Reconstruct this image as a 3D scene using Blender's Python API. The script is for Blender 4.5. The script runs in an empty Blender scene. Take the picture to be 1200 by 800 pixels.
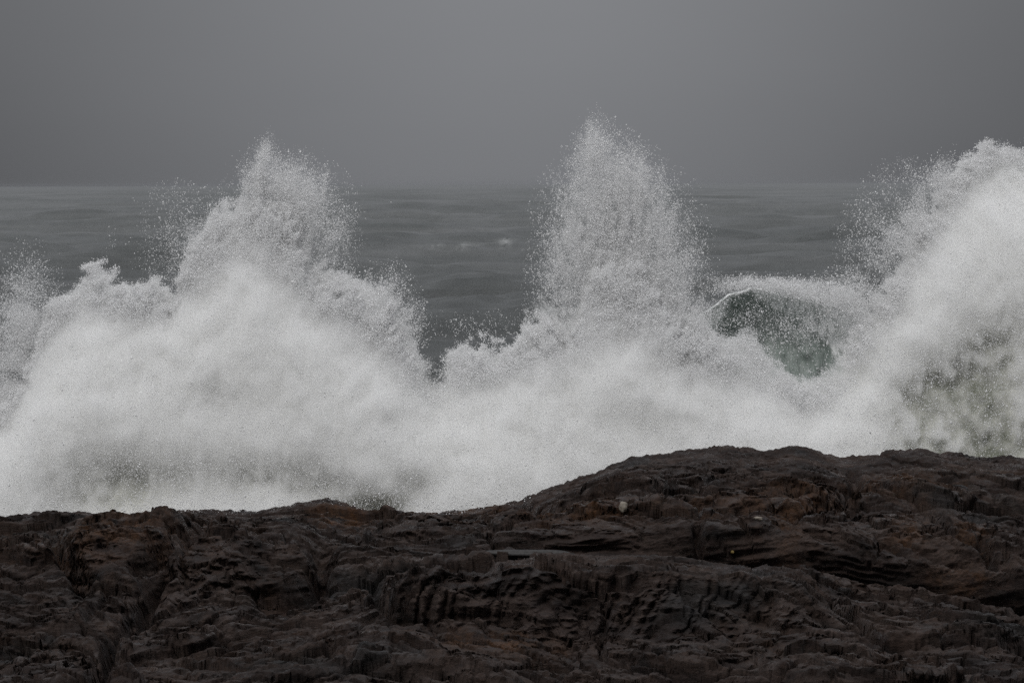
import bpy, math
import numpy as np
from mathutils import Matrix, Vector

R = math.radians
rng = np.random.default_rng(11)
scene = bpy.context.scene
col = scene.collection

# ------------------------------------------------------------------ camera
# metres; camera looks along +Y, sea level is z = 0
CAM_H, F, HOR = 7.0, 4557.0, 215.0           # F: focal length in photo pixels (1200 wide)
cam_d = bpy.data.cameras.new('camera')
cam = bpy.data.objects.new('camera', cam_d)
col.objects.link(cam)
cam_d.sensor_width = 36.0
cam_d.lens = 36.0 * F / 1200.0
cam_d.clip_start, cam_d.clip_end = 1.0, 60000.0
cam.matrix_world = (Matrix.Translation((0, 0, CAM_H)) @ Matrix.Rotation(R(90) - math.atan((400 - HOR) / F), 4, 'X')
                    @ Matrix.Rotation(R(-0.26), 4, 'Z'))
scene.camera = cam


def wx(u, Y):      # lateral metres of a feature seen at photo column u, standing at distance Y
    return (np.asarray(u) - 600.0) * Y / F


def wz(v, Y):      # height of a feature seen at photo row v, standing at distance Y
    return CAM_H - (np.asarray(v) - HOR) * Y / F


# ------------------------------------------------------------------ noise
def _hash(ix, iy, iz, seed):
    h = (ix * 374761393 + iy * 668265263 + iz * 2147483647 + seed * 1274126177) & 0xFFFFFFFF
    h = ((h ^ (h >> 13)) * 1274126177) & 0xFFFFFFFF
    h = ((h ^ (h >> 16)) * 2246822519) & 0xFFFFFFFF
    return ((h ^ (h >> 15)) & 0xFFFFFF) / float(0xFFFFFF)


def noise(x, y, z=0.0, seed=0):
    """smooth gradient noise, about -1..1"""
    x, y, z = np.broadcast_arrays(np.asarray(x, float), np.asarray(y, float), np.asarray(z, float))
    flat = not np.any(z)
    ix, iy, iz = np.floor(x), np.floor(y), np.floor(z)
    fx, fy, fz = x - ix, y - iy, z - iz
    ix, iy, iz = ix.astype(np.int64), iy.astype(np.int64), iz.astype(np.int64)
    ux, uy, uz = [f * f * f * (f * (f * 6 - 15) + 10) for f in (fx, fy, fz)]
    out = 0.0
    for dz in ((0,) if flat else (0, 1)):
        for dy in (0, 1):
            for dx in (0, 1):
                a = _hash(ix + dx, iy + dy, iz + dz, seed) * (2 * math.pi)
                c = _hash(ix + dx, iy + dy, iz + dz, seed + 77) * 2 - 1
                s = 1.0 if flat else np.sqrt(np.maximum(0, 1 - c * c))
                g = np.cos(a) * s * (fx - dx) + np.sin(a) * s * (fy - dy) + (0 if flat else c * (fz - dz))
                w = (ux if dx else 1 - ux) * (uy if dy else 1 - uy)
                if not flat:
                    w = w * (uz if dz else 1 - uz)
                out = out + g * w
    return out * 1.5


def fbm(x, y, z=0.0, octaves=4, seed=0, gain=0.5, ridged=False):
    a, s, t = 1.0, 0.0, 0.0
    for o in range(octaves):
        n = noise(x, y, z, seed + o * 13)
        s = s + a * ((1 - 2 * np.abs(n)) if ridged else n)
        t += a
        a *= gain
        x, y, z = x * 2.03 + 5.1, y * 2.03 + 1.7, (np.asarray(z) * 2.03)
    return s / t


def worley(x, y, seed=0):
    """F1 and F2 distances and the cell's random value"""
    ix, iy = np.floor(x).astype(np.int64), np.floor(y).astype(np.int64)
    f1 = np.full(x.shape, 9.0)
    f2 = np.full(x.shape, 9.0)
    cell, vx, vy = np.zeros(x.shape), np.zeros(x.shape), np.zeros(x.shape)
    for dy in (-1, 0, 1):
        for dx in (-1, 0, 1):
            cx, cy = ix + dx, iy + dy
            px = cx + _hash(cx, cy, 0, seed)
            py = cy + _hash(cx, cy, 0, seed + 5)
            d = np.hypot(x - px, y - py)
            v = _hash(cx, cy, 0, seed + 9)
            near = d < f1
            f2 = np.where(near, f1, np.minimum(f2, d))
            cell = np.where(near, v, cell)
            vx, vy = np.where(near, x - px, vx), np.where(near, y - py, vy)
            f1 = np.where(near, d, f1)
    return f1, f2, cell, vx, vy


def sstep(a, b, x):
    t = np.clip((x - a) / (b - a), 0, 1)
    return t * t * (3 - 2 * t)


# ------------------------------------------------------------------ objects
def link(o, parent=None, label=None, category=None, group=None, kind=None):
    col.objects.link(o)
    if parent is not None:
        o.parent = parent
    for k, v in (('label', label), ('category', category), ('group', group), ('kind', kind)):
        if v:
            o[k] = v
    return o


def mesh_object(name, verts, faces, mat, smooth=True, attrs=None, **kw):
    """verts n x 3, faces m x k (k = 3 or 4) as numpy arrays -> one mesh object"""
    me = bpy.data.meshes.new(name)
    k = faces.shape[1]
    me.vertices.add(len(verts))
    me.vertices.foreach_set('co', np.ascontiguousarray(verts, dtype=np.float32).ravel())
    me.loops.add(faces.size)
    me.loops.foreach_set('vertex_index', np.ascontiguousarray(faces, dtype=np.int32).ravel())
    me.polygons.add(len(faces))
    me.polygons.foreach_set('loop_start', np.arange(0, faces.size, k, dtype=np.int32))
    me.polygons.foreach_set('use_smooth', np.full(len(faces), smooth))
    me.update(calc_edges=True)
    for an, av in (attrs or {}).items():
        at = me.attributes.new(an, 'FLOAT', 'POINT')
        at.data.foreach_set('value', np.ascontiguousarray(av, dtype=np.float32).ravel())
    me.materials.append(mat)
    return link(bpy.data.objects.new(name, me), **kw)


def grid_faces(nr, nc, mask=None):
    i = np.arange(nr * nc).reshape(nr, nc)
    f = np.stack([i[:-1, :-1], i[:-1, 1:], i[1:, 1:], i[1:, :-1]], -1).reshape(-1, 4)
    if mask is not None:
        m = (mask[:-1, :-1] & mask[:-1, 1:] & mask[1:, 1:] & mask[1:, :-1]).ravel()
        f = f[m]
    return f


# ------------------------------------------------------------------ materials
class Mat:
    def __init__(s, name):
        s.m = bpy.data.materials.new(name)
        s.m.use_nodes = True
        s.t = s.m.node_tree
        s.t.nodes.clear()
        s.out = s.n('ShaderNodeOutputMaterial')

    def n(s, kind, **kw):
        nd = s.t.nodes.new(kind)
        for k, v in kw.items():
            if k.startswith('i_'):
                nd.inputs[k[2:].replace('_', ' ')].default_value = v
            else:
                setattr(nd, k, v)
        return nd

    def l(s, a, b):
        s.t.links.new(a, b)

    def noise(s, vec, scale, detail=6, rough=0.6, dist=0.0):
        nd = s.n('ShaderNodeTexNoise', i_Scale=scale, i_Detail=detail, i_Roughness=rough, i_Distortion=dist)
        s.l(vec, nd.inputs['Vector'])
        return nd.outputs['Fac']

    def ramp(s, fac, stops):
        r = s.n('ShaderNodeValToRGB')
        e = r.color_ramp.elements
        while len(e) < len(stops):
            e.new(0.5)
        for el, (p, c) in zip(e, stops):
            el.position = p
            el.color = (c, c, c, 1) if isinstance(c, (int, float)) else (*c, 1)
        s.l(fac, r.inputs['Fac'])
        return r.outputs['Color']

    def mix(s, fac, a, b, mode='MIX'):
        m = s.n('ShaderNodeMix', data_type='RGBA', blend_type=mode)
        for sock, v in ((m.inputs[0], fac), (m.inputs[6], a), (m.inputs[7], b)):
            if isinstance(v, (int, float)):
                sock.default_value = v
            elif isinstance(v, tuple):
                sock.default_value = (*v, 1)
            else:
                s.l(v, sock)
        return m.outputs[2]

    def pos(s, scale=(1, 1, 1), rot=(0, 0, 0)):
        g = s.n('ShaderNodeNewGeometry')
        m = s.n('ShaderNodeMapping')
        m.inputs['Scale'].default_value = scale
        m.inputs['Rotation'].default_value = rot
        s.l(g.outputs['Position'], m.inputs['Vector'])
        return m.outputs['Vector']


def rock_material():
    M = Mat('wet_dark_rock')
    p = M.pos()
    ps = M.pos((0.8, 1.0, 1.7), (R(8), R(-14), R(20)))
    b = M.n('ShaderNodeBsdfPrincipled')
    tone = M.ramp(M.noise(ps, 1.3, 7, 0.62, 0.8), [(0.28, (0.006, 0.0045, 0.0042)), (0.45, (0.022, 0.0142, 0.0118)),
                                                   (0.60, (0.046, 0.0315, 0.0260)), (0.75, (0.018, 0.0155, 0.0150))])
    slate = M.ramp(M.noise(M.pos((0.5, 0.4, 1.6)), 0.9, 5, 0.55, 0.4), [(0.56, 0.0), (0.66, 0.6)])
    c = M.mix(slate, tone, (0.014, 0.016, 0.017))
    rust_mask = M.n('ShaderNodeAttribute', attribute_name='rust')
    rn = M.ramp(M.noise(p, 2.6, 8, 0.7, 0.6), [(0.42, 0.0), (0.62, 1.0)])
    mul = M.n('ShaderNodeMath', operation='MULTIPLY')
    M.l(rn, mul.inputs[0])
    M.l(rust_mask.outputs['Fac'], mul.inputs[1])
    c = M.mix(mul.outputs[0], c, (0.066, 0.031, 0.014))
    fine = M.noise(M.pos((1, 0.7, 2.5)), 16, 8, 0.75, 0.3)
    c = M.mix(1.0, c, M.ramp(fine, [(0.25, 0.35), (0.5, 0.95), (0.78, 1.7)]), 'MULTIPLY')
    M.l(c, b.inputs['Base Color'])
    M.l(M.ramp(M.noise(p, 3.0, 6, 0.7), [(0.38, 0.34), (0.56, 0.85)]), b.inputs['Roughness'])
    b.inputs['Specular IOR Level'].default_value = 0.18
    bump = M.n('ShaderNodeBump', i_Strength=1.0, i_Distance=0.035)
    M.l(M.noise(M.pos((1, 1, 2.2)), 22, 9, 0.72, 0.4), bump.inputs['Height'])
    M.l(bump.outputs[0], b.inputs['Normal'])
    M.l(b.outputs[0], M.out.inputs['Surface'])
    return M.m


def sea_material():
    M = Mat('sea_water')
    b = M.n('ShaderNodeBsdfPrincipled', i_IOR=1.33)
    b.inputs['Specular IOR Level'].default_value = 0.40
    foam = M.n('ShaderNodeAttribute', attribute_name='foam')
    fn = M.ramp(M.noise(M.pos((1, 0.35, 1)), 1.6, 8, 0.7, 0.5), [(0.40, 0.0), (0.56, 1.0)])
    mul = M.n('ShaderNodeMath', operation='MULTIPLY')
    M.l(foam.outputs['Fac'], mul.inputs[0])
    M.l(fn, mul.inputs[1])
    body = M.ramp(M.noise(M.pos((0.02, 0.008, 1)), 1.0, 4, 0.6), [(0.35, (0.106, 0.113, 0.112)), (0.65, (0.144, 0.149, 0.148))])
    M.l(M.mix(mul.outputs[0], body, (0.70, 0.71, 0.70)), b.inputs['Base Color'])
    M.l(M.ramp(mul.outputs[0], [(0.0, 0.30), (1.0, 0.9)]), b.inputs['Roughness'])
    h1 = M.noise(M.pos((0.55, 0.40, 1)), 1.1, 9, 0.80, 0.4)
    bump = M.n('ShaderNodeBump', i_Strength=1.0, i_Distance=0.42)
    M.l(h1, bump.inputs['Height'])
    M.l(bump.outputs[0], b.inputs['Normal'])
    M.l(b.outputs[0], M.out.inputs['Surface'])
    return M.m


def wave_material():
    M = Mat('green_wave_water')
    b = M.n('ShaderNodeBsdfPrincipled', i_IOR=1.33, i_Roughness=0.28)
    foam = M.n('ShaderNodeAttribute', attribute_name='foam')
    streak = M.ramp(M.noise(M.pos((3.0, 0.9, 0.8), (0, R(24), 0)), 2.6, 8, 0.72, 0.7), [(0.40, 0.0), (0.60, 1.0)])
    add = M.n('ShaderNodeMath', operation='ADD', use_clamp=True)
    mul = M.n('ShaderNodeMath', operation='MULTIPLY', use_clamp=True)
    mul2 = M.n('ShaderNodeMath', operation='MULTIPLY')
    mul2.inputs[1].default_value = 1.6
    M.l(foam.outputs['Fac'], mul2.inputs[0])
    add.inputs[1].default_value = 0.12
    M.l(streak, add.inputs[0])
    M.l(add.outputs[0], mul.inputs[0])
    M.l(mul2.outputs[0], mul.inputs[1])
    body = M.ramp(M.noise(M.pos((1, 1, 0.5)), 1.1, 6, 0.6), [(0.35, (0.15, 0.185, 0.165)), (0.68, (0.28, 0.32, 0.295))])
    M.l(M.mix(mul.outputs[0], body, (0.84, 0.85, 0.84)), b.inputs['Base Color'])
    M.l(M.ramp(mul.outputs[0], [(0.0, 0.28), (1.0, 0.9)]), b.inputs['Roughness'])
    bump = M.n('ShaderNodeBump', i_Strength=0.8, i_Distance=0.12)
    M.l(M.noise(M.pos((2.0, 1.0, 0.9), (0, R(20), 0)), 2.6, 8, 0.7, 0.5), bump.inputs['Height'])
    M.l(bump.outputs[0], b.inputs['Normal'])
    M.l(b.outputs[0], M.out.inputs['Surface'])
    return M.m


def foam_material():
    """aerated white water; where the water carries sand and little air it is olive grey"""
    M = Mat('white_water')
    b = M.n('ShaderNodeBsdfPrincipled', i_Roughness=0.95)
    b.inputs['Specular IOR Level'].default_value = 0.1
    at = M.n('ShaderNodeAttribute', attribute_name='olive_shade')
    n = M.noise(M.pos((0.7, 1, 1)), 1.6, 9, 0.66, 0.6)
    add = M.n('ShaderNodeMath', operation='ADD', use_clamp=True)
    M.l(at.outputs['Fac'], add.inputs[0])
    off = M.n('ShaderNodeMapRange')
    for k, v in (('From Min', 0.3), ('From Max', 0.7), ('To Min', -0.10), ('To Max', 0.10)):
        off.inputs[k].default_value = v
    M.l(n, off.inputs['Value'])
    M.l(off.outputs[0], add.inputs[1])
    c = M.ramp(add.outputs[0], [(0.0, (0.84, 0.84, 0.83)), (0.5, (0.50, 0.50, 0.45)), (1.0, (0.15, 0.158, 0.115))])  # dark stops: shaded foam painted as olive water colour
    M.l(c, b.inputs['Base Color'])
    bump = M.n('ShaderNodeBump', i_Strength=0.5, i_Distance=0.03)
    M.l(M.noise(M.pos((1, 1, 1)), 14, 9, 0.75, 0.3), bump.inputs['Height'])
    M.l(bump.outputs[0], b.inputs['Normal'])
    M.l(b.outputs[0], M.out.inputs['Surface'])
    return M.m


def droplet_material():
    M = Mat('spray_droplets')
    d = M.n('ShaderNodeBsdfDiffuse')
    d.inputs['Color'].default_value = (0.985, 0.985, 0.985, 1)
    t = M.n('ShaderNodeBsdfTranslucent')
    t.inputs['Color'].default_value = (0.985, 0.985, 0.985, 1)
    m = M.n('ShaderNodeMixShader')
    m.inputs[0].default_value = 0.28
    M.l(d.outputs[0], m.inputs[1])
    M.l(t.outputs[0], m.inputs[2])
    M.l(m.outputs[0], M.out.inputs['Surface'])
    return M.m


def mist_material(name, density, color):
    M = Mat(name)
    v = M.n('ShaderNodeVolumePrincipled', i_Density=density, i_Anisotropy=0.0)
    v.inputs['Color'].default_value = (*color, 1)
    M.l(v.outputs[0], M.out.inputs['Volume'])
    return M.m


MIST = mist_material('mist', 5.0, (0.992, 0.992, 0.988))


def stone_material(name, c1, c2):
    M = Mat(name)
    b = M.n('ShaderNodeBsdfPrincipled', i_Roughness=0.6)
    M.l(M.ramp(M.noise(M.pos(), 30, 6, 0.7), [(0.35, c1), (0.65, c2)]), b.inputs['Base Color'])
    bump = M.n('ShaderNodeBump', i_Strength=0.5, i_Distance=0.01)
    M.l(M.noise(M.pos(), 50, 6, 0.7), bump.inputs['Height'])
    M.l(bump.outputs[0], b.inputs['Normal'])
    M.l(b.outputs[0], M.out.inputs['Surface'])
    return M.m


ROCK, SEA, WAVE, FOAM, DROP = rock_material(), sea_material(), wave_material(), foam_material(), droplet_material()

# ------------------------------------------------------------------ rock shelf
CREST = np.array([(-200, 612), (0, 606), (30, 600), (60, 599), (110, 602), (150, 604), (180, 600), (240, 597), (300, 600),
                  (350, 590), (380, 586), (400, 590), (440, 602), (480, 602), (540, 600), (590, 594), (620, 583), (640, 575),
                  (690, 557), (740, 538), (790, 530), (830, 524), (870, 527), (900, 531), (925, 526), (945, 528), (985, 540),
                  (1030, 535), (1080, 532), (1140, 539), (1200, 540), (1400, 548)], float)
YC = 50.0
NX, NR = 1560, 900
gx = np.linspace(-9.5, 9.5, NX)
t_rows = np.linspace(0, 1, NR)               # 0 at the near edge, 1 at the crest
X, T = np.meshgrid(gx, t_rows)
Ynom = 30.5 + (YC - 30.5) * T
for _ in range(4):                            # knots: near edge, face foot, face top, crevice, step top, crest
    U = 600 + X * F / Ynom
    crest = np.interp(U, CREST[:, 0], CREST[:, 1])
    f_amt = sstep(380, 520, U) * (1 - sstep(900, 1010, U))
    foot = np.interp(U, [0, 200, 440, 560, 700, 860, 940, 1200], [770, 760, 735, 742, 752, 748, 738, 762])
    top = foot - (14 + 62 * f_amt + 6 * np.sin(U / 23.0) * f_amt)
    crev = np.interp(U, [0, 200, 400, 560, 700, 800, 900, 980, 1080, 1200, 1400], [690, 690, 672, 650, 650, 655, 668, 676, 694, 722, 740])
    crev = np.maximum(crev, crest + 35)
    top = np.maximum(top, crev + 8)
    foot = np.maximum(foot, top + 10)
    step = crev - (crev - crest) * 0.35
    V = [np.full_like(U, 880.0), foot, top, crev, step, crest]
    Tk = [0.0, 0.26, 0.26 + 0.05 + 0.19 * f_amt, 0.56, 0.66, 1.0]
    Yk = [30.5, 36.6, 37.6, 41.4, 42.4, YC]
    v = np.zeros_like(U)
    Yb = np.zeros_like(U)
    for k in range(5):
        a = Tk[k] + 0 * U
        b_ = Tk[k + 1] + 0 * U
        m = (T >= a) & (T <= b_)
        s = np.where(m, (T - a) / (b_ - a), 0)
        v = np.where(m, V[k] + (V[k + 1] - V[k]) * s, v)
        Yb = np.where(m, Yk[k] + (Yk[k + 1] - Yk[k]) * s, Yb)
    Ynom = Yb
Z = wz(v, Yb)
Y = Yb.copy()
# soften the corners of the profile along the depth
for _ in range(10):
    Z[1:-1] = (Z[:-2] + 2 * Z[1:-1] + Z[2:]) / 4
    Y[1:-1] = (Y[:-2] + 2 * Y[1:-1] + Y[2:]) / 4
near_crest = 1 - sstep(0.84, 0.99, T) * 0.84
# warped coordinates, strata dipping to the right
wxn = fbm(X * 0.5, Y * 0.25, 0, 3, 3)
wyn = fbm(X * 0.5 + 9, Y * 0.25 + 4, 0, 3, 8)
big = fbm(X * 0.42 + wxn, Y * 0.20 + wyn, 0, 4, 21, ridged=False)
mid = fbm(X * 0.8 + wxn, Y * 0.42 + 0.16 * X + wyn * 1.5, 0, 5, 31, ridged=True)
D = 0.20 * big + 0.05 * mid
# joint blocks and open cracks
f1, f2, cell, ax, ay = worley(X * 0.62 + 0.5 * wxn, Y * 0.42 + 0.35 * X * 0.42 + 0.5 * wyn, 4)
crack = 1 - sstep(0.0, 0.10, f2 - f1)
D += 0.10 * (cell - 0.5) - 0.10 * crack + ax * 0.24 * (cell * 7.3 % 1 - 0.5) - ay * 0.20 * (cell * 13.7 % 1)
f1b, f2b, cellb, ax, ay = worley(X * 1.7 + 0.8 * wxn, Y * 1.15 + X * 0.5 + 0.8 * wyn, 14)
D += 0.060 * (cellb - 0.5) - 0.030 * (1 - sstep(0.0, 0.10, f2b - f1b)) + ax * 0.13 * (cellb * 7.3 % 1 - 0.5) - ay * 0.12 * (cellb * 13.7 % 1)
slope = np.gradient(Z + D, axis=0) / np.maximum(np.gradient(Y, axis=0), 0.004)
slope = (slope + np.roll(slope, 1, 0) + np.roll(slope, -1, 0) + np.roll(slope, 2, 0) + np.roll(slope, -2, 0)) / 5
att = 1 / (1 + 1.2 * np.clip(slope, 0, 6) ** 2)
f1b, f2b, cellb, ax, ay = worley(X * 4.6 + 2 * wxn, Y * 3.0 + X * 1.6 + 2 * wyn, 24)
D += att * (0.034 * (cellb - 0.5) - 0.010 * (1 - sstep(0.0, 0.12, f2b - f1b)) + ax * 0.060 * (cellb * 7.3 % 1 - 0.5) - ay * 0.060 * (cellb * 13.7 % 1))
band = np.exp(-((T - 0.57) / 0.06) ** 2) * sstep(540, 640, 600 + X * F / np.maximum(Y, 1))
D *= 1 - 0.72 * band
# slanting flutes of the scalloped face
Uf = 600 + X * F / np.maximum(Y, 1)
face = np.clip(1 - np.abs(Y - 37.1) / 1.1, 0, 1) * sstep(420, 520, Uf) * (1 - sstep(900, 980, Uf))
fl = np.abs(noise((X + (Z - 3.0) * -0.8) * 2.6 + wxn * 2 + 0.5 * noise(X * 3, Z * 3, 0, 53), Z * 0.4, 0, 51)) ** 0.7
fl2 = np.abs(noise((X + (Z - 3.0) * -0.8) * 8.0 + wxn, Z * 1.2, 0, 52))
scallop = -0.26 * face * (1 - fl * 1.6) - 0.13 * face * (1 - 2 * fl2)
# crevice: rock above it overhangs a dark slot on the right
slot = np.exp(-((T - 0.575) / 0.020) ** 2) * sstep(540, 620, Uf) * (0.35 + 0.65 * sstep(820, 1000, Uf))
# hollow at the left centre and long cracks
Vf = HOR + (CAM_H - Z) * F / np.maximum(Y, 1)


def seg_dist(pts, w):
    d = np.full(U.shape, 1e9)
    for (x0, y0), (x1, y1) in zip(pts[:-1], pts[1:]):
        dx, dy = x1 - x0, y1 - y0
        s = np.clip(((Uf - x0) * dx + (Vf - y0) * dy) / (dx * dx + dy * dy), 0, 1)
        d = np.minimum(d, np.hypot(Uf - x0 - s * dx, (Vf - y0 - s * dy)))
    return np.exp(-(d / w) ** 2)


wob = 9 * fbm(X * 1.3, Y * 0.6, 0, 3, 61)
Uf += wob
Vf += wob * 0.5
cuts = (0.28 * seg_dist([(195, 690), (165, 712), (130, 745), (112, 790), (108, 830)], 9) +
        0.26 * seg_dist([(60, 640), (78, 662), (92, 690)], 9) +
        0.24 * seg_dist([(235, 640), (205, 660), (160, 685)], 8) +
        0.34 * seg_dist([(378, 655), (370, 680), (350, 690), (310, 697)], 13) +
        0.25 * seg_dist([(440, 685), (470, 705), (515, 715), (600, 722)], 8) +
        0.22 * seg_dist([(999, 562), (1001, 575), (985, 592), (930, 608), (905, 600)], 7) +
        0.20 * seg_dist([(815, 622), (818, 645)], 6) + 0.15 * seg_dist([(610, 597), (650, 600)], 5) +
        0.18 * seg_dist([(1065, 560), (1090, 568), (1130, 572)], 5) + 0.22 * seg_dist([(1150, 640), (1165, 665)], 6))
Uf -= wob
Vf -= wob * 0.5
D = D * near_crest - 1.7 * cuts - 0.26 * slot
D += 0.35 * np.exp(-(((Uf - 160) / 120) ** 2 + ((Vf - 645) / 42) ** 2)) * near_crest       # big rounded block on the left
D += 0.16 * np.exp(-(((Uf - 860) / 52) ** 4 + ((Vf - 630) / 14) ** 4))                      # block right of centre
D += 0.10 * np.exp(-(((Uf - 470) / 50) ** 4 + ((Vf - 622) / 12) ** 4))
# stepped strata
zz = Z + D + 0.16 * X * np.sin(X * 0.45 + 1) + 0.42 * fbm(X * 0.55, Y * 0.5, 0, 5, 71)
stp = 0.105
q = zz / stp
fr = q - np.floor(q)
terr = (np.floor(q) + sstep(0.30, 0.70, fr)) * stp - zz
D += terr * sstep(-0.15, 0.45, fbm(X * 0.6, Y * 0.4, 0, 3, 72)) * 0.9 * near_crest
zz2 = (Z + D - 0.22 * X + 0.25 * fbm(X * 0.9, Y * 0.8, 0, 5, 73)) / 0.038
fr2 = zz2 - np.floor(zz2)
D += ((np.floor(zz2) + sstep(0.3, 0.7, fr2)) - zz2) * 0.038 * 0.75 * sstep(-0.3, 0.3, fbm(X * 0.9, Y * 0.5, 0, 3, 74))
# grain
D += att * 0.030 * fbm(X * 2.6, Y * 1.6 + 0.8 * X, 0, 5, 81, 0.62, ridged=True) * (0.5 + 0.5 * near_crest)
D += att * 0.020 * fbm(X * 9, Y * 5, 0, 4, 91, 0.68)
Zr = Z + D * 0.93
Yr = Y - D * 0.55 - scallop * 0.9 * 1.0
Zr += scallop * 0.10
over = sstep(560, 640, Uf) * (0.45 + 0.45 * sstep(800, 980, Uf)) * (0.6 + 0.4 * noise(X * 1.2, 0 * X, 0, 66))
Yr += over * (0.45 * np.exp(-((T - 0.575) / 0.012) ** 2) - 0.22 * np.exp(-((T - 0.612) / 0.018) ** 2))
Zr += over * 0.10 * np.exp(-((T - 0.61) / 0.02) ** 2)
for fx_, fz_, am_, sd_ in ((0.8, 4.0, 0.10, 201), (2.6, 10.0, 0.035, 211), (9.0, 26.0, 0.016, 221)):
    q_ = fbm(X * fx_ + wxn + Yr * 0.5, (Zr - 0.10 * X) * fz_ + wyn, 0, 3, sd_, 0.55, ridged=True)
    Yr -= am_ * q_ * (0.4 + 0.6 * near_crest) * (1 - 0.4 * band)
    Zr += 0.12 * am_ * q_ * near_crest
# tilted beds broken off in crisp steps
for sp_, am_, dip_, sd_ in ((0.17, 0.16, 0.16, 301), (0.075, 0.07, -0.10, 311)):
    b_ = (Zr - dip_ * X + 0.30 * fbm(X * 0.5, Yr * 0.4, 0, 4, sd_) + 0.02 * noise(X * 4, Yr * 2, 0, sd_ + 5)) / sp_
    fr_ = b_ - np.floor(b_)
    saw = np.minimum(fr_ / 0.82, (1 - fr_) / 0.18)
    Yr -= am_ * saw * sstep(-0.1, 0.35, fbm(X * 0.7, Yr * 0.35, 0, 3, sd_ + 9)) * (0.35 + 0.65 * near_crest)
Zr += 0.045 * (fbm(X * 2.3, Yr * 0.8, 0, 4, 331, 0.6, ridged=True) - 0.4) * sstep(0.90, 1.0, T)
# the near edge runs on under and behind the camera, the far side drops to the sea
nb = 60
sb = np.linspace(0, 1, nb + 1)[1:][:, None]
Yback = Yr[-1][None] + 6 * sb
Zback = Zr[-1][None] - 0.02 - (Zr[-1][None] + 1.5) * sb ** 1.3 - 0.15 * sb * (1 + fbm(X[:nb] * 0.8, sb * 6 + 3, 0, 4, 5))
nf_ = 40
sf = np.linspace(1, 0, nf_ + 1)[:-1][:, None]
Yfr = Yr[0][None] * (1 - sf) + (-20) * sf
Zfr = Zr[0][None] * (1 - sf) + 2.2 * sf + 0.12 * fbm(X[:nf_] * 0.6, Yfr * 0.4, 0, 4, 6) * (1 - (1 - sf) ** 4)
Xa = np.vstack([X[:nf_], X, X[:nb]])
Ya = np.vstack([Yfr, Yr, Yback])
Za = np.vstack([Zfr, Zr, Zback])
spots = [(930, 592, 60, 16), (1060, 575, 70, 16), (560, 598, 60, 12), (470, 600, 50, 10), (820, 600, 60, 10), (1065, 632, 24, 18),
         (920, 625, 20, 16), (1140, 632, 30, 12), (130, 650, 90, 30), (400, 605, 40, 14), (600, 755, 60, 14), (520, 750, 60, 10),
         (1130, 680, 40, 12), (700, 610, 50, 14), (640, 612, 40, 12)]
rust = np.zeros_like(X)
for a, b_, c, d in spots:
    rust = np.maximum(rust, np.exp(-(((Uf - a) / c) ** 2 + ((Vf - b_) / d) ** 2)))
rust = np.clip(rust + 0.20 * sstep(0.0, 0.5, fbm(X * 0.7, Y * 0.35, 0, 3, 41)), 0, 1)
rusta = np.vstack([np.repeat(rust[:1], nf_, 0), rust, np.repeat(rust[-1:], nb, 0)])
mesh_object('rock_shelf', np.stack([Xa, Ya, Za], -1).reshape(-1, 3), grid_faces(*Xa.shape), ROCK, attrs={'rust': rusta},
            label='dark brown wet rock shelf with cracks and ledges along the shore', kind='structure')


def rock_hit(u, v_):
    """the point of the rock surface seen nearest to photo position (u, v_)"""
    dd_ = (600 + Xa * F / Ya - u) ** 2 + (HOR + (CAM_H - Za) * F / Ya - v_) ** 2
    k = np.argmin(np.where((dd_ < 4) & (Ya > 28), Ya, 1e9 + dd_))
    return float(Xa.flat[k]), float(Ya.flat[k]), float(Za.flat[k])


# ------------------------------------------------------------------ sea
def sea_height(x, y):
    r = np.random.default_rng(5)
    h = np.zeros_like(x)
    spacing = np.maximum(y / 260.0, 0.12)
    for i in range(64):
        lam = 1.6 * (60 / 1.6) ** (i / 63.0)
        ang = r.normal(0, 0.42 if lam < 12 else 0.20)
        k = 2 * math.pi / lam
        amp = 0.0135 * lam ** 0.92 * r.uniform(0.6, 1.4)
        ph = r.uniform(0, 2 * math.pi)
        w = np.clip(lam / (2.2 * spacing) - 0.6, 0, 1)
        p = k * (x * math.sin(ang) + y * math.cos(ang)) + ph
        h += amp * w * (np.sin(p) + 0.25 * np.cos(2 * p))
    return h


def swell(x, y, u0, v0, Yd, width, front, back):
    """one long swell: crest seen at photo row v0, steep side towards the shore"""
    xc, z0 = wx(u0, Yd), wz(v0, Yd)
    yy = y - Yd - 0.10 * (x - xc) - 1.3 * noise(x * 0.13, y * 0.02, 0, 17)
    prof = np.where(yy < 0, np.exp(-(yy / front) ** 2), np.exp(-(yy / back) ** 2))
    return z0 * prof * np.exp(-((x - xc) / width) ** 4)


ny, nx = 1500, 420
yd = 57.0 * (24000 / 57.0) ** (np.linspace(0, 1, ny) ** 1.25)
yd = np.concatenate([[57.0], yd[1:]])
aa = np.linspace(-0.30, 0.30, nx)
aa = np.sign(aa) * (np.abs(aa) / 0.30) ** 1.3 * 0.30
A, Ys = np.meshgrid(aa, yd)
Xs = A * (Ys + 20)
Zs = sea_height(Xs, Ys)
Zs += swell(Xs, Ys, 500, 346, 190, 24, 3.6, 16) + swell(Xs, Ys, 560, 288, 420, 42, 6, 30) + swell(Xs, Ys, 900, 300, 330, 60, 5, 26)
Zs += swell(Xs, Ys, 130, 305, 300, 40, 5, 26) + swell(Xs, Ys, 950, 258, 720, 160, 16, 40) + swell(Xs, Ys, 250, 250, 880, 190, 18, 50)
foam_a = np.zeros_like(Xs)
us, vs = 600 + Xs * F / Ys, HOR + (CAM_H - Zs) * F / Ys
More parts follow.
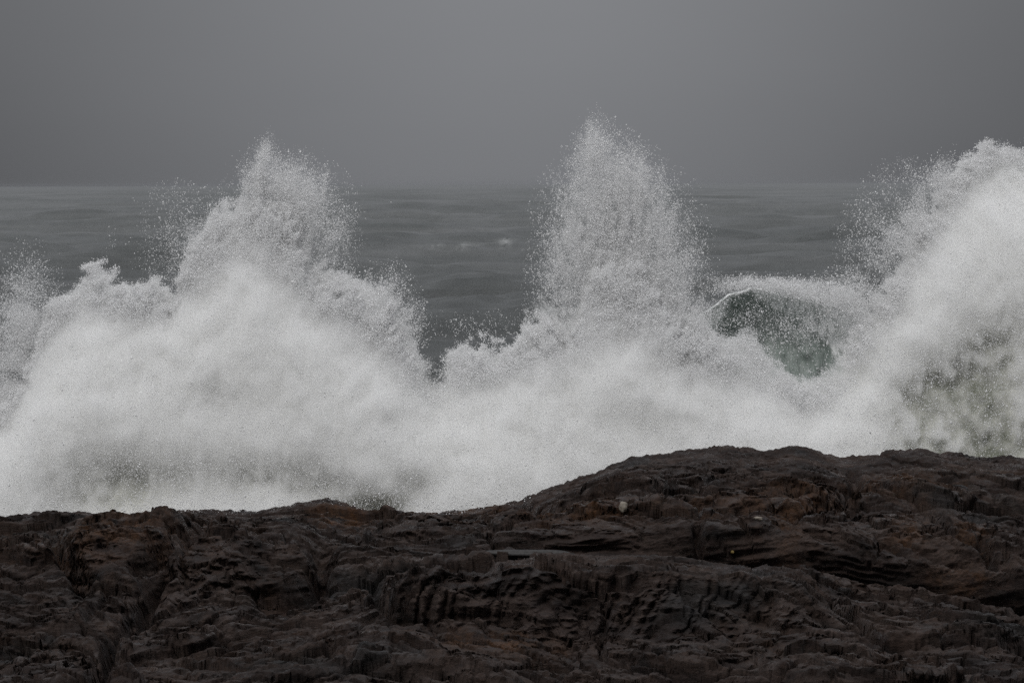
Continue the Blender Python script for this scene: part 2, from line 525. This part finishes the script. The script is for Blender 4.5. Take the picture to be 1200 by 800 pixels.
for u0, v0, du, dv, s in ((594, 284, 9, 1.2, 0.8), (655, 362, 26, 5, 1.3), (520, 287, 60, 0.8, 0.3)):
    foam_a = np.maximum(foam_a, s * np.exp(-(((us - u0) / du) ** 2 + ((vs - v0) / dv) ** 2)))
shore = 1 - sstep(66, 100, Ys)
foam_a = np.maximum(foam_a, shore * 0.9)
mesh_object('sea', np.stack([Xs, Ys, Zs], -1).reshape(-1, 3), grid_faces(ny, nx), SEA, attrs={'foam': foam_a},
            label='grey green choppy sea reaching to the horizon', kind='structure')
ex = 26000.0
seabed_v = np.array([(-ex, -400, -1.2), (ex, -400, -1.2), (ex, 24500, -1.2), (-ex, 24500, -1.2)], float)
mesh_object('seabed', seabed_v, np.array([[0, 1, 2, 3]]), SEA, kind='structure', label='flat sea floor lying under the waves')

# ------------------------------------------------------------------ the breaking green wave
YW = 84.0
nu, ns_ = 420, 150
uu = np.linspace(690, 1420, nu)
crest_v = np.interp(uu, [690, 780, 825, 850, 875, 900, 950, 985, 1010, 1060, 1420], [430, 392, 362, 343, 337, 335, 341, 352, 366, 385, 400])
S, UW = np.meshgrid(np.linspace(0, 1, ns_), uu, indexing='ij')
crest_z = wz(crest_v, YW)[None] + 0.05 * fbm(UW / 14.0, 0 * UW, 0, 4, 5)
Xw = wx(UW, YW)
# profile: foot in front, hollow face, lip, long back
foot_y, lip_y = YW - 5.5, YW - 1.2
sf1 = np.clip(S / 0.6, 0, 1)
sb1 = np.clip((S - 0.6) / 0.4, 0, 1)
Yw = np.where(S < 0.6, foot_y + (lip_y - foot_y) * (1 - (1 - sf1) ** 2.0) + 1.25 * np.sin(sf1 * math.pi) * sf1 - 0.5 * sf1 ** 6, lip_y - 0.5 + 12 * sb1)
Zw = np.where(S < 0.6, -0.5 + (crest_z + 0.5) * sf1 ** 0.85, crest_z + 0.12 * np.sin(sb1 * 9) * (1 - sb1) - (crest_z + 0.8) * sb1 ** 1.5)
Yw = Yw - 0.35 * fbm(Xw * 0.9, Zw * 0.7, 0, 4, 3) - 0.15 * fbm(Xw * 3 + Zw, Zw * 1.2, 0, 4, 4, ridged=True)
Yw += 0.6 * sstep(990, 1040, UW)
Vw = HOR + (CAM_H - Zw) * F / Yw
lipd = Vw - crest_v[None]
green_top = np.interp(uu, [690, 835, 850, 865, 885, 905, 930, 960, 1000, 1420], [60, 20, 8, 4, 14, 26, 36, 52, 90, 120])[None]
foamw = 1 - sstep(-4, 5, lipd - green_top + 5 * fbm(UW / 9, Vw / 9, 0, 3, 6)) + sstep(965, 1005, UW) + (1 - sstep(832, 850, UW))
foamw = np.clip(foamw + 0.10, 0, 1)
mesh_object('breaking_wave', np.stack([Xw, Yw, Zw], -1).reshape(-1, 3), grid_faces(ns_, nu), WAVE, attrs={'foam': foamw},
            label='green wave curling over with a foaming white crest behind the spray', category='wave')

# ------------------------------------------------------------------ spray
# heights and breadths are laid out in metres on the upright plane y = YS where the swell hits the rock,
# then every droplet gets its own distance
YS = 57.0
PX = YS / F                                    # one photo pixel at that distance, in metres
GU0, GU1, GV0, GV1 = -160, 1360, 60, 640
gu, gv = np.meshgrid(np.arange(GU0, GU1) + 0.5, np.arange(GV0, GV1) + 0.5)
nz1 = fbm(gu / 60, gv / 60, 0, 5, 101)
nz2 = fbm(gu / 16, gv / 16, 0, 4, 111)
nz3 = fbm(gu / 7, gv / 7, 0, 3, 121)


def jets(u0, v0, seed):
    """streaks running out from where the water was thrown up"""
    r = np.hypot(gu - u0, gv - v0)
    return fbm(np.arctan2(gu - u0, v0 - gv) * 22 + 0.8 * nz1, r / 75.0, 0, 4, seed, 0.6)


k1, k2 = sstep(430, 560, gu), sstep(860, 990, gu)
ray = jets(285, 560, 131) * (1 - k1) + jets(735, 520, 141) * k1 * (1 - k2) + jets(1230, 560, 151) * k2

TOP = np.array([(-200, 470), (-60, 470), (0, 462), (18, 450), (34, 410), (42, 365), (60, 340), (80, 328), (100, 317), (118, 325), (140, 334), (170, 334),
                (195, 343), (206, 325), (216, 296), (232, 268), (255, 250), (285, 246), (310, 240), (332, 246), (346, 270), (356, 305),
                (366, 320), (400, 325), (428, 334), (448, 352), (470, 380), (485, 408), (497, 424), (508, 436), (518, 428),
                (528, 412), (545, 402), (562, 400), (580, 408), (600, 402), (622, 386), (640, 374), (660, 384), (678, 372),
                (688, 334), (702, 316), (722, 311), (748, 312), (766, 326), (782, 350), (800, 374), (822, 384), (850, 398),
                (872, 395), (890, 398), (905, 420), (940, 448), (975, 440), (1000, 405), (1016, 372), (1040, 344), (1062, 312),
                (1082, 270), (1100, 246), (1120, 226), (1134, 200), (1152, 180), (1170, 168), (1186, 162), (1200, 164), (1250, 165), (1400, 230)], float)
top = np.interp(gu + 5 * nz1, TOP[:, 0], TOP[:, 1])
lift = 11 * np.exp(-((gu - 285) / 75) ** 4) + 10 * np.exp(-((gu - 730) / 45) ** 4) - 12 * sstep(990, 1060, gu) - 4 * np.exp(-((gu - 550) / 80) ** 4)
d = gv - top + 14 * nz1 + 15 * nz2 + 13 * nz3 + 15 * ray + lift           # > 0 inside the white mass (photo pixels)
kern = np.exp(-(np.arange(-120, 121) / 45.0) ** 2)
kern /= kern.sum()
top_s = np.convolve(np.pad(np.interp(np.arange(GU0, GU1) + 0.5, TOP[:, 0], TOP[:, 1]), 120, mode='edge'), kern, mode='valid')[None]
d = d + (gv - top_s + 14 * nz1 - d) * sstep(8, 60, d)
# how ragged the rim is
rag = np.interp(gu, [0, 60, 200, 330, 450, 520, 600, 690, 800, 900, 1000, 1100, 1200], [22, 14, 24, 30, 28, 22, 20, 34, 34, 20, 20, 20, 10])
body = sstep(-0.55, 0.9, d / rag)


def blob(u, v_, a, b_, rot=0.0, p=2.0):
    c, s = math.cos(R(rot)), math.sin(R(rot))
    x, y = (gu - u) * c + (gv - v_) * s, -(gu - u) * s + (gv - v_) * c
    return np.exp(-((np.abs(x) / a) ** p + (np.abs(y) / b_) ** p))


thin = np.zeros_like(gu)
for amt, args in (
        (0.55, (299, 196, 6, 26, 5)), (0.30, (296, 215, 12, 30, 0)), (0.35, (293, 235, 20, 36, 0)), (0.50, (322, 245, 18, 34, 0)), (0.62, (346, 250, 17, 42, 4)), (0.20, (335, 245, 44, 42, 0)),
        (0.45, (373, 210, 3.5, 16, 10)), (0.18, (385, 280, 18, 46, 0)), (0.11, (205, 285, 34, 42, 0)), (0.26, (228, 295, 22, 36, 0)),
        (0.07, (185, 225, 32, 14, 0)), (0.12, (305, 215, 38, 30, 0)),
        (0.35, (15, 385, 28, 55, 0)), (0.30, (10, 430, 26, 30, 0)), (0.14, (450, 342, 22, 24, 0)), (0.22, (474, 385, 18, 26, 0)), (0.03, (560, 385, 50, 16, 0)), (0.30, (862, 341, 26, 5, -4)),
        # middle plume
        (0.46, (734, 268, 48, 62, 0, 3)), (0.20, (732, 275, 60, 76, 0)), (0.46, (700, 176, 9, 26, 2)), (0.24, (704, 188, 22, 30, 0)),
        (0.36, (750, 205, 26, 32, 0)), (0.45, (696, 300, 28, 56, 0)), (0.26, (786, 315, 24, 52, 0)), (0.10, (668, 250, 22, 56, 0)), (0.06, (655, 290, 26, 56, 0)), (0.06, (800, 240, 34, 70, 0)), (0.04, (712, 165, 36, 30, 0)), (0.05, (350, 250, 70, 60, 0)), (0.05, (180, 280, 50, 50, 0)),
        (0.03, (632, 225, 22, 24, 0)), (0.35, (745, 240, 16, 40, 6)), (0.18, (655, 330, 26, 44, 0)), (0.50, (768, 335, 32, 34, 0)), (0.08, (822, 300, 18, 40, 0)),
        (0.30, (815, 375, 22, 20, 0)),
        # right plume
        (0.24, (1080, 268, 16, 56, 33)), (0.08, (1040, 280, 34, 46, 20)), (0.25, (1124, 210, 14, 20, 40)), (0.05, (1075, 205, 28, 18, 0)),
        (0.35, (1010, 362, 26, 26, 0)), (0.18, (950, 400, 34, 26, 0)), (0.45, (985, 352, 34, 12, 14)), (0.35, (935, 345, 38, 8, 8)), (0.16, (892, 385, 44, 26, 10)), (0.4, (905, 336, 60, 6, 3))):
    thin = 1 - (1 - thin) * (1 - amt * blob(*args))
tm = np.exp(-(np.abs(gu - 704 - 0.14 * (gv - 120)) / np.maximum(12 + 0.62 * (gv - 118), 8)) ** 3)
tl = np.exp(-(np.abs(gu - 300 - 0.15 * (gv - 150)) / np.maximum(9 + 0.80 * (gv - 152), 7)) ** 3)
thin *= np.where((gv < 345) & (gu > 560) & (gu < 860), 0.13 + 0.72 * tm, 1) * np.where((gv < 330) & (gu > 120) & (gu < 450), 0.28 + 0.60 * tl, 1)
thin = np.clip(thin * 1.02 - 0.005, 0, 1)
grain = np.clip(1 + 0.7 * nz2 + 0.9 * nz3 + 1.15 * ray, 0.08, 2.4)
deep = sstep(0.8, 3.0, d / rag)
body_c = body * (0.74 - 0.66 * deep) * np.clip(1 + 1.1 * nz2 + 0.9 * nz1 + 0.4 * ray, 0.12, 1.7)
cov = 1 - (1 - np.clip(body_c, 0, 0.9)) * (1 - np.clip(thin * grain * (1 - 0.8 * deep), 0, 0.93))
# places where the cloud is thin low down and the dark water or rock behind it shows
holes = np.zeros_like(gu)
for amt, args in ((0.75, (508, 440, 16, 20, 0)), (0.62, (440, 588, 36, 18, 0)), (0.40, (488, 560, 22, 20, 0)), (0.40, (400, 590, 36, 10, 0)),
                  (0.30, (150, 560, 70, 40, 0)), (0.66, (893, 385, 44, 36, 20)), (0.6, (955, 422, 36, 26, 0)),
                  (0.35, (880, 440, 30, 14, 0))):
    holes = 1 - (1 - holes) * (1 - amt * blob(*args))
cov = cov * (1 - np.clip(holes * np.clip(1 + 1.3 * nz3 + 0.8 * nz2, 0, 1.6), 0, 0.97))
rockline = np.interp(gu, CREST[:, 0], CREST[:, 1])
cov = cov * (1 - sstep(3, 14, gv - rockline))


# murk: olive water colour with painted shade of the foam low in the surge
olive_shade = np.zeros_like(gu)
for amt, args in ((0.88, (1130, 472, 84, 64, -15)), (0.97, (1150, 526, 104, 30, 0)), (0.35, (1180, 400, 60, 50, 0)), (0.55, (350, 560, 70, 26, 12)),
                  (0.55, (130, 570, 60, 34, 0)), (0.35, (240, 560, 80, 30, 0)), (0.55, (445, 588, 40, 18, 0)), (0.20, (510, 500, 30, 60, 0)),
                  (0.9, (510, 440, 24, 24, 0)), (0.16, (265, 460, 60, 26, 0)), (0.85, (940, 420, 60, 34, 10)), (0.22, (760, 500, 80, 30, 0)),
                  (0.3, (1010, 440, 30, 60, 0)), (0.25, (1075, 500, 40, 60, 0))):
    olive_shade = 1 - (1 - olive_shade) * (1 - amt * blob(*args))
olive_shade = np.clip(olive_shade * (1 + 0.7 * nz1 + 0.5 * nz2), 0, 1)

cov = cov * (1 - 0.72 * olive_shade)


def thickness(dd):
    return 0.10 + 1.5 * np.sqrt(np.clip(dd, 0, 160) / 160.0)


def shell(shape, on_):
    """faces of a closed shell: front sheet, back sheet and the rim that joins them"""
    n1 = shape[0] * shape[1]
    fq = grid_faces(*shape, mask=on_)
    ea = np.concatenate([fq[:, [0, 1]], fq[:, [1, 2]], fq[:, [2, 3]], fq[:, [3, 0]]])
    key = np.sort(ea, 1)
    _, inv, cnt = np.unique(key[:, 0].astype(np.int64) * (4 * n1) + key[:, 1], return_inverse=True, return_counts=True)
    rim = ea[cnt[inv.ravel()] == 1]
    rimf = np.stack([rim[:, 0], rim[:, 1], rim[:, 1] + n1, rim[:, 0] + n1], -1)
    fcs = np.concatenate([fq[:, ::-1], fq + n1, rimf])
    usd = np.zeros(2 * n1, bool)
    usd[fcs.ravel()] = True
    return fcs, usd, np.cumsum(usd) - 1


MIST_DENSITY = 5.0
SPANS = [('plume_left', GU0, 512), ('plume_middle', 512, 906), ('plume_right', 906, GU1)]
LABELS = ['broad burst of white spray with a thin high jet at the left',
          'tallest fan of fine spray thrown up between the other two bursts',
          'big sloping mass of white spray towering at the right edge']
TOTAL = 1350000
tet = np.array([(1, 1, 1), (1, -1, -1), (-1, 1, -1), (-1, -1, 1)], float) / math.sqrt(3)
tf = np.array([(0, 1, 2), (0, 3, 1), (0, 2, 3), (1, 3, 2)])
dens = -np.log(1 - np.clip(cov, 0, 0.93))
dens_sum = dens.sum()
for (nm, ua, ub), lab in zip(SPANS, LABELS):
    seam = 14 * fbm(gu * 0 + 3, gv / 30, 0, 4, 150)
    lo = -1e9 if ua == GU0 else ua
    hi = 1e9 if ub == GU1 else ub
    mine = (gu + seam >= lo) & (gu + seam < hi)
    root = bpy.data.objects.new('wave_spray', None)
    root.location = (float(wx((ua + ub) / 2, YS)), YS, 0.5)
    link(root, label=lab, category='spray', group='bursts of spray where the swell strikes the rocks')
    off = np.array(root.location)
    # --- foam body: a closed billowing mass
    st = 2.0
    c0, c1 = ua - GU0, min(ub - GU0 + 1, gu.shape[1])
    sl = (slice(0, gu.shape[0], 2), slice(c0, c1, 2))
    dd, uq, vq, mk = d[sl], gu[sl], gv[sl], olive_shade[sl]
    hole = holes[sl]
    inner = dd - rag[sl] * 1.2 - hole * 150 - 22
    xq, zq = wx(uq, YS), wz(vq, YS)
    xq[:, 0] += 0.0004                                       # neighbours meet without sharing a face
    th = thickness(inner)
    bil = fbm(xq * 0.8, zq * 0.8, 0.0, 6, 201, 0.55, ridged=True)
    bil2 = np.abs(noise(xq * 2.2 + bil, zq * 2.2, 0, 207))
    bil3 = np.abs(noise(xq * 5.5 + bil, zq * 5.5 + bil2, 0, 208))
    lean = 0.50 * (zq - 2.5)                                   # the cloud leans away from the sea wall as it rises
    yf = YS + lean - th * (0.42 + 0.12 * bil) - (0.12 * bil2 + 0.04 * bil3) * np.minimum(th, 1) * (1 - 0.6 * mk)
    yb = YS + lean + th * (1.2 + 0.35 * fbm(xq * 0.8 + 40, zq * 0.8, 0.0, 5, 209))
    on = inner > 0
    n1 = uq.size
    vf = np.stack([xq, yf, zq], -1).reshape(-1, 3) - off
    vb = np.stack([xq, yb, zq], -1).reshape(-1, 3) - off
    faces, used, remap = shell(uq.shape, on)
    vv = np.concatenate([vf, vb])[used]
    mesh_object('foam', vv, remap[faces], FOAM, attrs={'olive_shade': np.concatenate([mk.ravel(), mk.ravel()])[used]}, parent=root)
    # --- mist: even-density fog whose thickness makes it dense or faint
    soft = np.clip((dd + 0.25 * rag[sl]) / 80.0, 0, None)
    tau = 14.0 * soft ** 1.2 / (1 + 1.1 * soft) * (1 + 0.40 * bil + 0.08 * ray[sl]) + 1.35 * thin[sl] ** 1.3 * np.clip(1 + 0.9 * nz1[sl] + 0.8 * nz2[sl] + 1.2 * ray[sl], 0.08, 3)
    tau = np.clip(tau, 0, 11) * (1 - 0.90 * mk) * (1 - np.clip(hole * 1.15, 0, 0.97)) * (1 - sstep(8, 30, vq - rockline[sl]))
    mt = tau / MIST_DENSITY
    keep = mt > 0.004
    myf = YS + lean - mt * 0.62 - 0.22 * np.minimum(1, mt) * (bil2 + 0.5 * bil3) - 0.30 * sstep(0.2, 1.2, mt)
    myf = np.where(on, np.minimum(myf, yf - np.minimum(mt, 0.22) * (1 - 0.85 * mk) * sstep(0, 30, inner)), myf)
    myb = np.maximum(YS + lean + mt * 0.38, myf + mt)
    for a_ in (myf, myb):                                      # no sharp step where the white mass begins
        for _ in range(3):
            a_[1:-1] = (a_[:-2] + 2 * a_[1:-1] + a_[2:]) / 4
    V2 = np.concatenate([np.stack([xq, myf, zq], -1).reshape(-1, 3), np.stack([xq, myb, zq], -1).reshape(-1, 3)]) - off
    F2, used2, remap2 = shell(uq.shape, keep)
    mesh_object('mist', V2[used2], remap2[F2], MIST, parent=root)
    # --- droplets
    w = np.where(mine, dens, 0).ravel()
    n = int(TOTAL * w.sum() / dens_sum)
    cell_i = rng.choice(w.size, n, p=w / w.sum())
    pu = gu.ravel()[cell_i] + rng.uniform(-0.5, 0.5, n)
    pv = gv.ravel()[cell_i] + rng.uniform(-0.5, 0.5, n)
    dl = d.ravel()[cell_i]
    # little clusters and short streaks, as torn sheets of water break up
    cl = rng.random(n) < 0.42
    mate = rng.integers(0, n, n)
    srt = np.argsort(cell_i)
    grp = np.empty(n, int)
    grp[srt] = np.repeat(np.arange(0, n, 6), 6)[:n]
    anchor = srt[grp]
    pu[cl] = pu[anchor[cl]] + rng.normal(0, 1.2, cl.sum())
    pv[cl] = pv[anchor[cl]] + rng.normal(0, 1.7, cl.sum())
    x_, z_ = wx(pu, YS), wz(pv, YS)
    tt = thickness(dl - rag.ravel()[cell_i] * 0.55 - 6)
    sgn = rng.uniform(-1, 1, n)
    inside = dl > 12
    sd_ = np.clip(dl, 0, None) / 80.0
    front_ = np.clip(14.0 * sd_ ** 1.2 / (1 + 1.1 * sd_), 0, 9) / MIST_DENSITY * 0.62 + 0.35 * np.minimum(1, sd_ * 3)
    y_ = YS + 0.50 * (z_ - 2.5) + np.where(inside, -front_ - rng.normal(0.02, 0.20, n), sgn * (0.55 + tt))
    y_ = np.maximum(y_, YC + 1.0)
    spill = (rng.random(n) < 0.08) & (pv > 540) & (pu > 120) & (pu < 640)
    pu2 = np.where(spill, pu + rng.normal(0, 12, n), pu)
    line = np.interp(pu2, CREST[:, 0], CREST[:, 1])
    ys_ = rng.uniform(YC - 0.9, YC + 0.6, n)
    x_ = np.where(spill, (pu2 - 600) * ys_ / F, x_)
    z_ = np.where(spill, CAM_H - (line + 4 - rng.gamma(1.5, 7, n) - HOR) * ys_ / F, z_)
    y_ = np.where(spill, ys_, y_)
    rad = PX * np.clip(0.34 * np.exp(rng.normal(0, 0.42, n)), 0.20, 1.4)
    rad = rad * 0.86
    rad = np.where(rng.random(n) < 0.006, rad * 1.8, rad)
    q4 = rng.normal(size=(n, 4))
    q4 /= np.linalg.norm(q4, axis=1)[:, None]
    a, b, c, e = q4.T
    Rm = np.stack([np.stack([1 - 2 * (c * c + e * e), 2 * (b * c - a * e), 2 * (b * e + a * c)], -1),
                   np.stack([2 * (b * c + a * e), 1 - 2 * (b * b + e * e), 2 * (c * e - a * b)], -1),
                   np.stack([2 * (b * e - a * c), 2 * (c * e + a * b), 1 - 2 * (b * b + c * c)], -1)], 1)
    tv = np.einsum('nij,kj->nki', Rm, tet) * (rad * 1.5)[:, None, None]
    tv[..., 2] *= 1.25
    tv += (np.stack([x_, y_, z_], -1) - off)[:, None, :]
    mesh_object('droplets', tv.reshape(-1, 3), (tf[None] + (np.arange(n) * 4)[:, None, None]).reshape(-1, 3), DROP, parent=root)

# ------------------------------------------------------------------ loose stones
def stone(name, u, v_, size, mat, seed, label, stretch=(1, 1, 1), sink=0.0):
    x0, y0, z0 = rock_hit(u, v_)
    nl, nm_ = 28, 18
    th, ph = np.meshgrid(np.linspace(0, 2 * math.pi, nl, endpoint=False), np.linspace(0, math.pi, nm_))
    dx, dy, dz = np.cos(th) * np.sin(ph), np.sin(th) * np.sin(ph), np.cos(ph)
    p = 0.75                                                   # blocky rather than round
    k = 1 / (np.abs(dx) ** (2 / p) + np.abs(dy) ** (2 / p) + np.abs(dz) ** (2 / p)) ** (p / 2)
    r = k * (1 + 0.28 * noise(dx * 1.3 + seed, dy * 1.3, dz * 1.3 + 2, seed) + 0.08 * noise(dx * 5 + seed, dy * 5, dz * 5 + 2, seed))
    P = np.stack([dx * stretch[0], dy * stretch[1], dz * stretch[2]], -1) * r[..., None] * size
    P[..., 2] += 0.30 * size * stretch[2]
    i = np.arange(nl * nm_).reshape(nm_, nl)
    j = np.roll(i, -1, 1)
    f = np.stack([i[:-1], i[1:], j[1:], j[:-1]], -1).reshape(-1, 4)
    o = mesh_object(name, P.reshape(-1, 3), f, mat, label=label, category='stone')
    o.location = (x0, y0 - 0.03, z0 - sink)
    return o


PALE = stone_material('pale_stone', (0.13, 0.11, 0.088), (0.24, 0.21, 0.17))
YEL = stone_material('yellow_stone', (0.12, 0.085, 0.02), (0.20, 0.14, 0.04))
DARKS = stone_material('dark_slab', (0.010, 0.009, 0.0085), (0.030, 0.027, 0.026))
stone('pale_stone', 731, 597, 0.055, PALE, 3, 'pale cream stone wedged upright on the rock slope below the highest crest', (0.8, 0.8, 1.1))
stone('pale_stone', 889, 608, 0.032, PALE, 4, 'small light stone lying beside the dark crevice right of the crest', (1.4, 0.9, 0.6))
stone('yellow_stone', 857, 650, 0.016, YEL, 5, 'tiny yellow pebble on the long dark ledge')
stone('rock_slab', 612, 648, 0.42, DARKS, 9, 'long flat dark slab lying level on the shelf', (1.15, 0.16, 0.09), sink=0.02)

# ------------------------------------------------------------------ air
hx, hy0, hy1, hz0, hz1 = 27000.0, -500.0, 25500.0, -2.6, 14.0
hv = np.array([(x, y, z) for z in (hz0, hz1) for y in (hy0, hy1) for x in (-hx, hx)], float)
hf = np.array([(0, 2, 3, 1), (4, 5, 7, 6), (0, 1, 5, 4), (2, 6, 7, 3), (0, 4, 6, 2), (1, 3, 7, 5)])
mesh_object('haze', hv, hf, mist_material('haze', 0.000018, (0.42, 0.43, 0.45)), smooth=False, kind='stuff',
            label='thin grey sea haze that pales the distant water')

# ------------------------------------------------------------------ light
SUN_EL, SUN_AZ = R(48), R(200)                # azimuth from +Y, clockwise: behind the camera, a little to the left
w = bpy.data.worlds.new('World')
scene.world = w
w.use_nodes = True
nt = w.node_tree
nt.nodes.clear()
N = nt.nodes.new
out = N('ShaderNodeOutputWorld')
bg = N('ShaderNodeBackground')
bg.inputs['Strength'].default_value = 0.1
sky = N('ShaderNodeTexSky')
sky.sky_type = 'NISHITA'
sky.sun_disc = False
sky.sun_elevation = SUN_EL
sky.sun_rotation = SUN_AZ
sky.air_density, sky.dust_density = 1.0, 4.0
hs = N('ShaderNodeHueSaturation')
hs.inputs['Saturation'].default_value = 0.15
hs.inputs['Value'].default_value = 0.25
nt.links.new(sky.outputs[0], hs.inputs['Color'])
tc = N('ShaderNodeTexCoord')
sep = N('ShaderNodeSeparateXYZ')
nt.links.new(tc.outputs['Generated'], sep.inputs[0])


def m_(op, a, b=None):
    nd = N('ShaderNodeMath')
    nd.operation = op
    for i, v_ in enumerate((a, b)):
        if v_ is None:
            continue
        if isinstance(v_, (int, float)):
            nd.inputs[i].default_value = v_
        else:
            nt.links.new(v_, nd.inputs[i])
    return nd.outputs[0]


# cloud cover: brighter towards the zenith, with a lighter patch low over the sea, put in to imitate lens vignetting, and soft mottling
zc = m_('MAXIMUM', sep.outputs['Z'], 0.0)
base = m_('ADD', 0.80, m_('MULTIPLY', zc, 8.0))
patch = m_('EXPONENT', m_('MULTIPLY', -1.0, m_('ADD', m_('POWER', m_('DIVIDE', m_('ADD', sep.outputs['X'], 0.0), 0.120), 2.0),
                                               m_('POWER', m_('DIVIDE', m_('SUBTRACT', sep.outputs['Z'], 0.02), 0.12), 2.0))))
front = m_('GREATER_THAN', sep.outputs['Y'], 0.0)
lum = m_('ADD', base, m_('MULTIPLY', m_('MULTIPLY', patch, front), 1.30))
nz = N('ShaderNodeTexNoise')
nz.inputs['Scale'].default_value = 7.0
nz.inputs['Detail'].default_value = 4.0
mp = N('ShaderNodeMapping')
mp.inputs['Scale'].default_value = (1, 1, 3)
nt.links.new(tc.outputs['Generated'], mp.inputs['Vector'])
nt.links.new(mp.outputs[0], nz.inputs['Vector'])
lum = m_('MULTIPLY', lum, m_('ADD', 0.93, m_('MULTIPLY', nz.outputs['Fac'], 0.14)))
tint = N('ShaderNodeCombineXYZ')
for i, k in enumerate((0.975, 1.0, 1.06)):
    nt.links.new(m_('MULTIPLY', lum, k), tint.inputs[i])
mx = N('ShaderNodeMix')
mx.data_type = 'RGBA'
mx.inputs[0].default_value = 0.9
nt.links.new(hs.outputs[0], mx.inputs[6])
nt.links.new(tint.outputs[0], mx.inputs[7])
nt.links.new(mx.outputs[2], bg.inputs['Color'])
nt.links.new(bg.outputs[0], out.inputs['Surface'])

sd = bpy.data.lights.new('sun', 'SUN')
sd.energy = 1.42
sd.angle = R(25)
sd.color = (1.0, 0.985, 0.96)
so = bpy.data.objects.new('sun', sd)
col.objects.link(so)
to_sun = Vector((math.sin(SUN_AZ) * math.cos(SUN_EL), math.cos(SUN_AZ) * math.cos(SUN_EL), math.sin(SUN_EL)))
so.rotation_euler = to_sun.to_track_quat('Z', 'Y').to_euler()

# ------------------------------------------------------------------ render settings
vs_ = scene.view_settings
vs_.view_transform = 'Standard'
vs_.look = 'None'
vs_.exposure = 0.0
vs_.gamma = 1.0
vs_.use_curve_mapping = False
cy = scene.cycles
cy.max_bounces = 20
cy.diffuse_bounces = 14
cy.glossy_bounces = 3
cy.transmission_bounces = 4
cy.volume_bounces = 18
cy.transparent_max_bounces = 24
cy.use_denoising = False
cy.use_adaptive_sampling = False
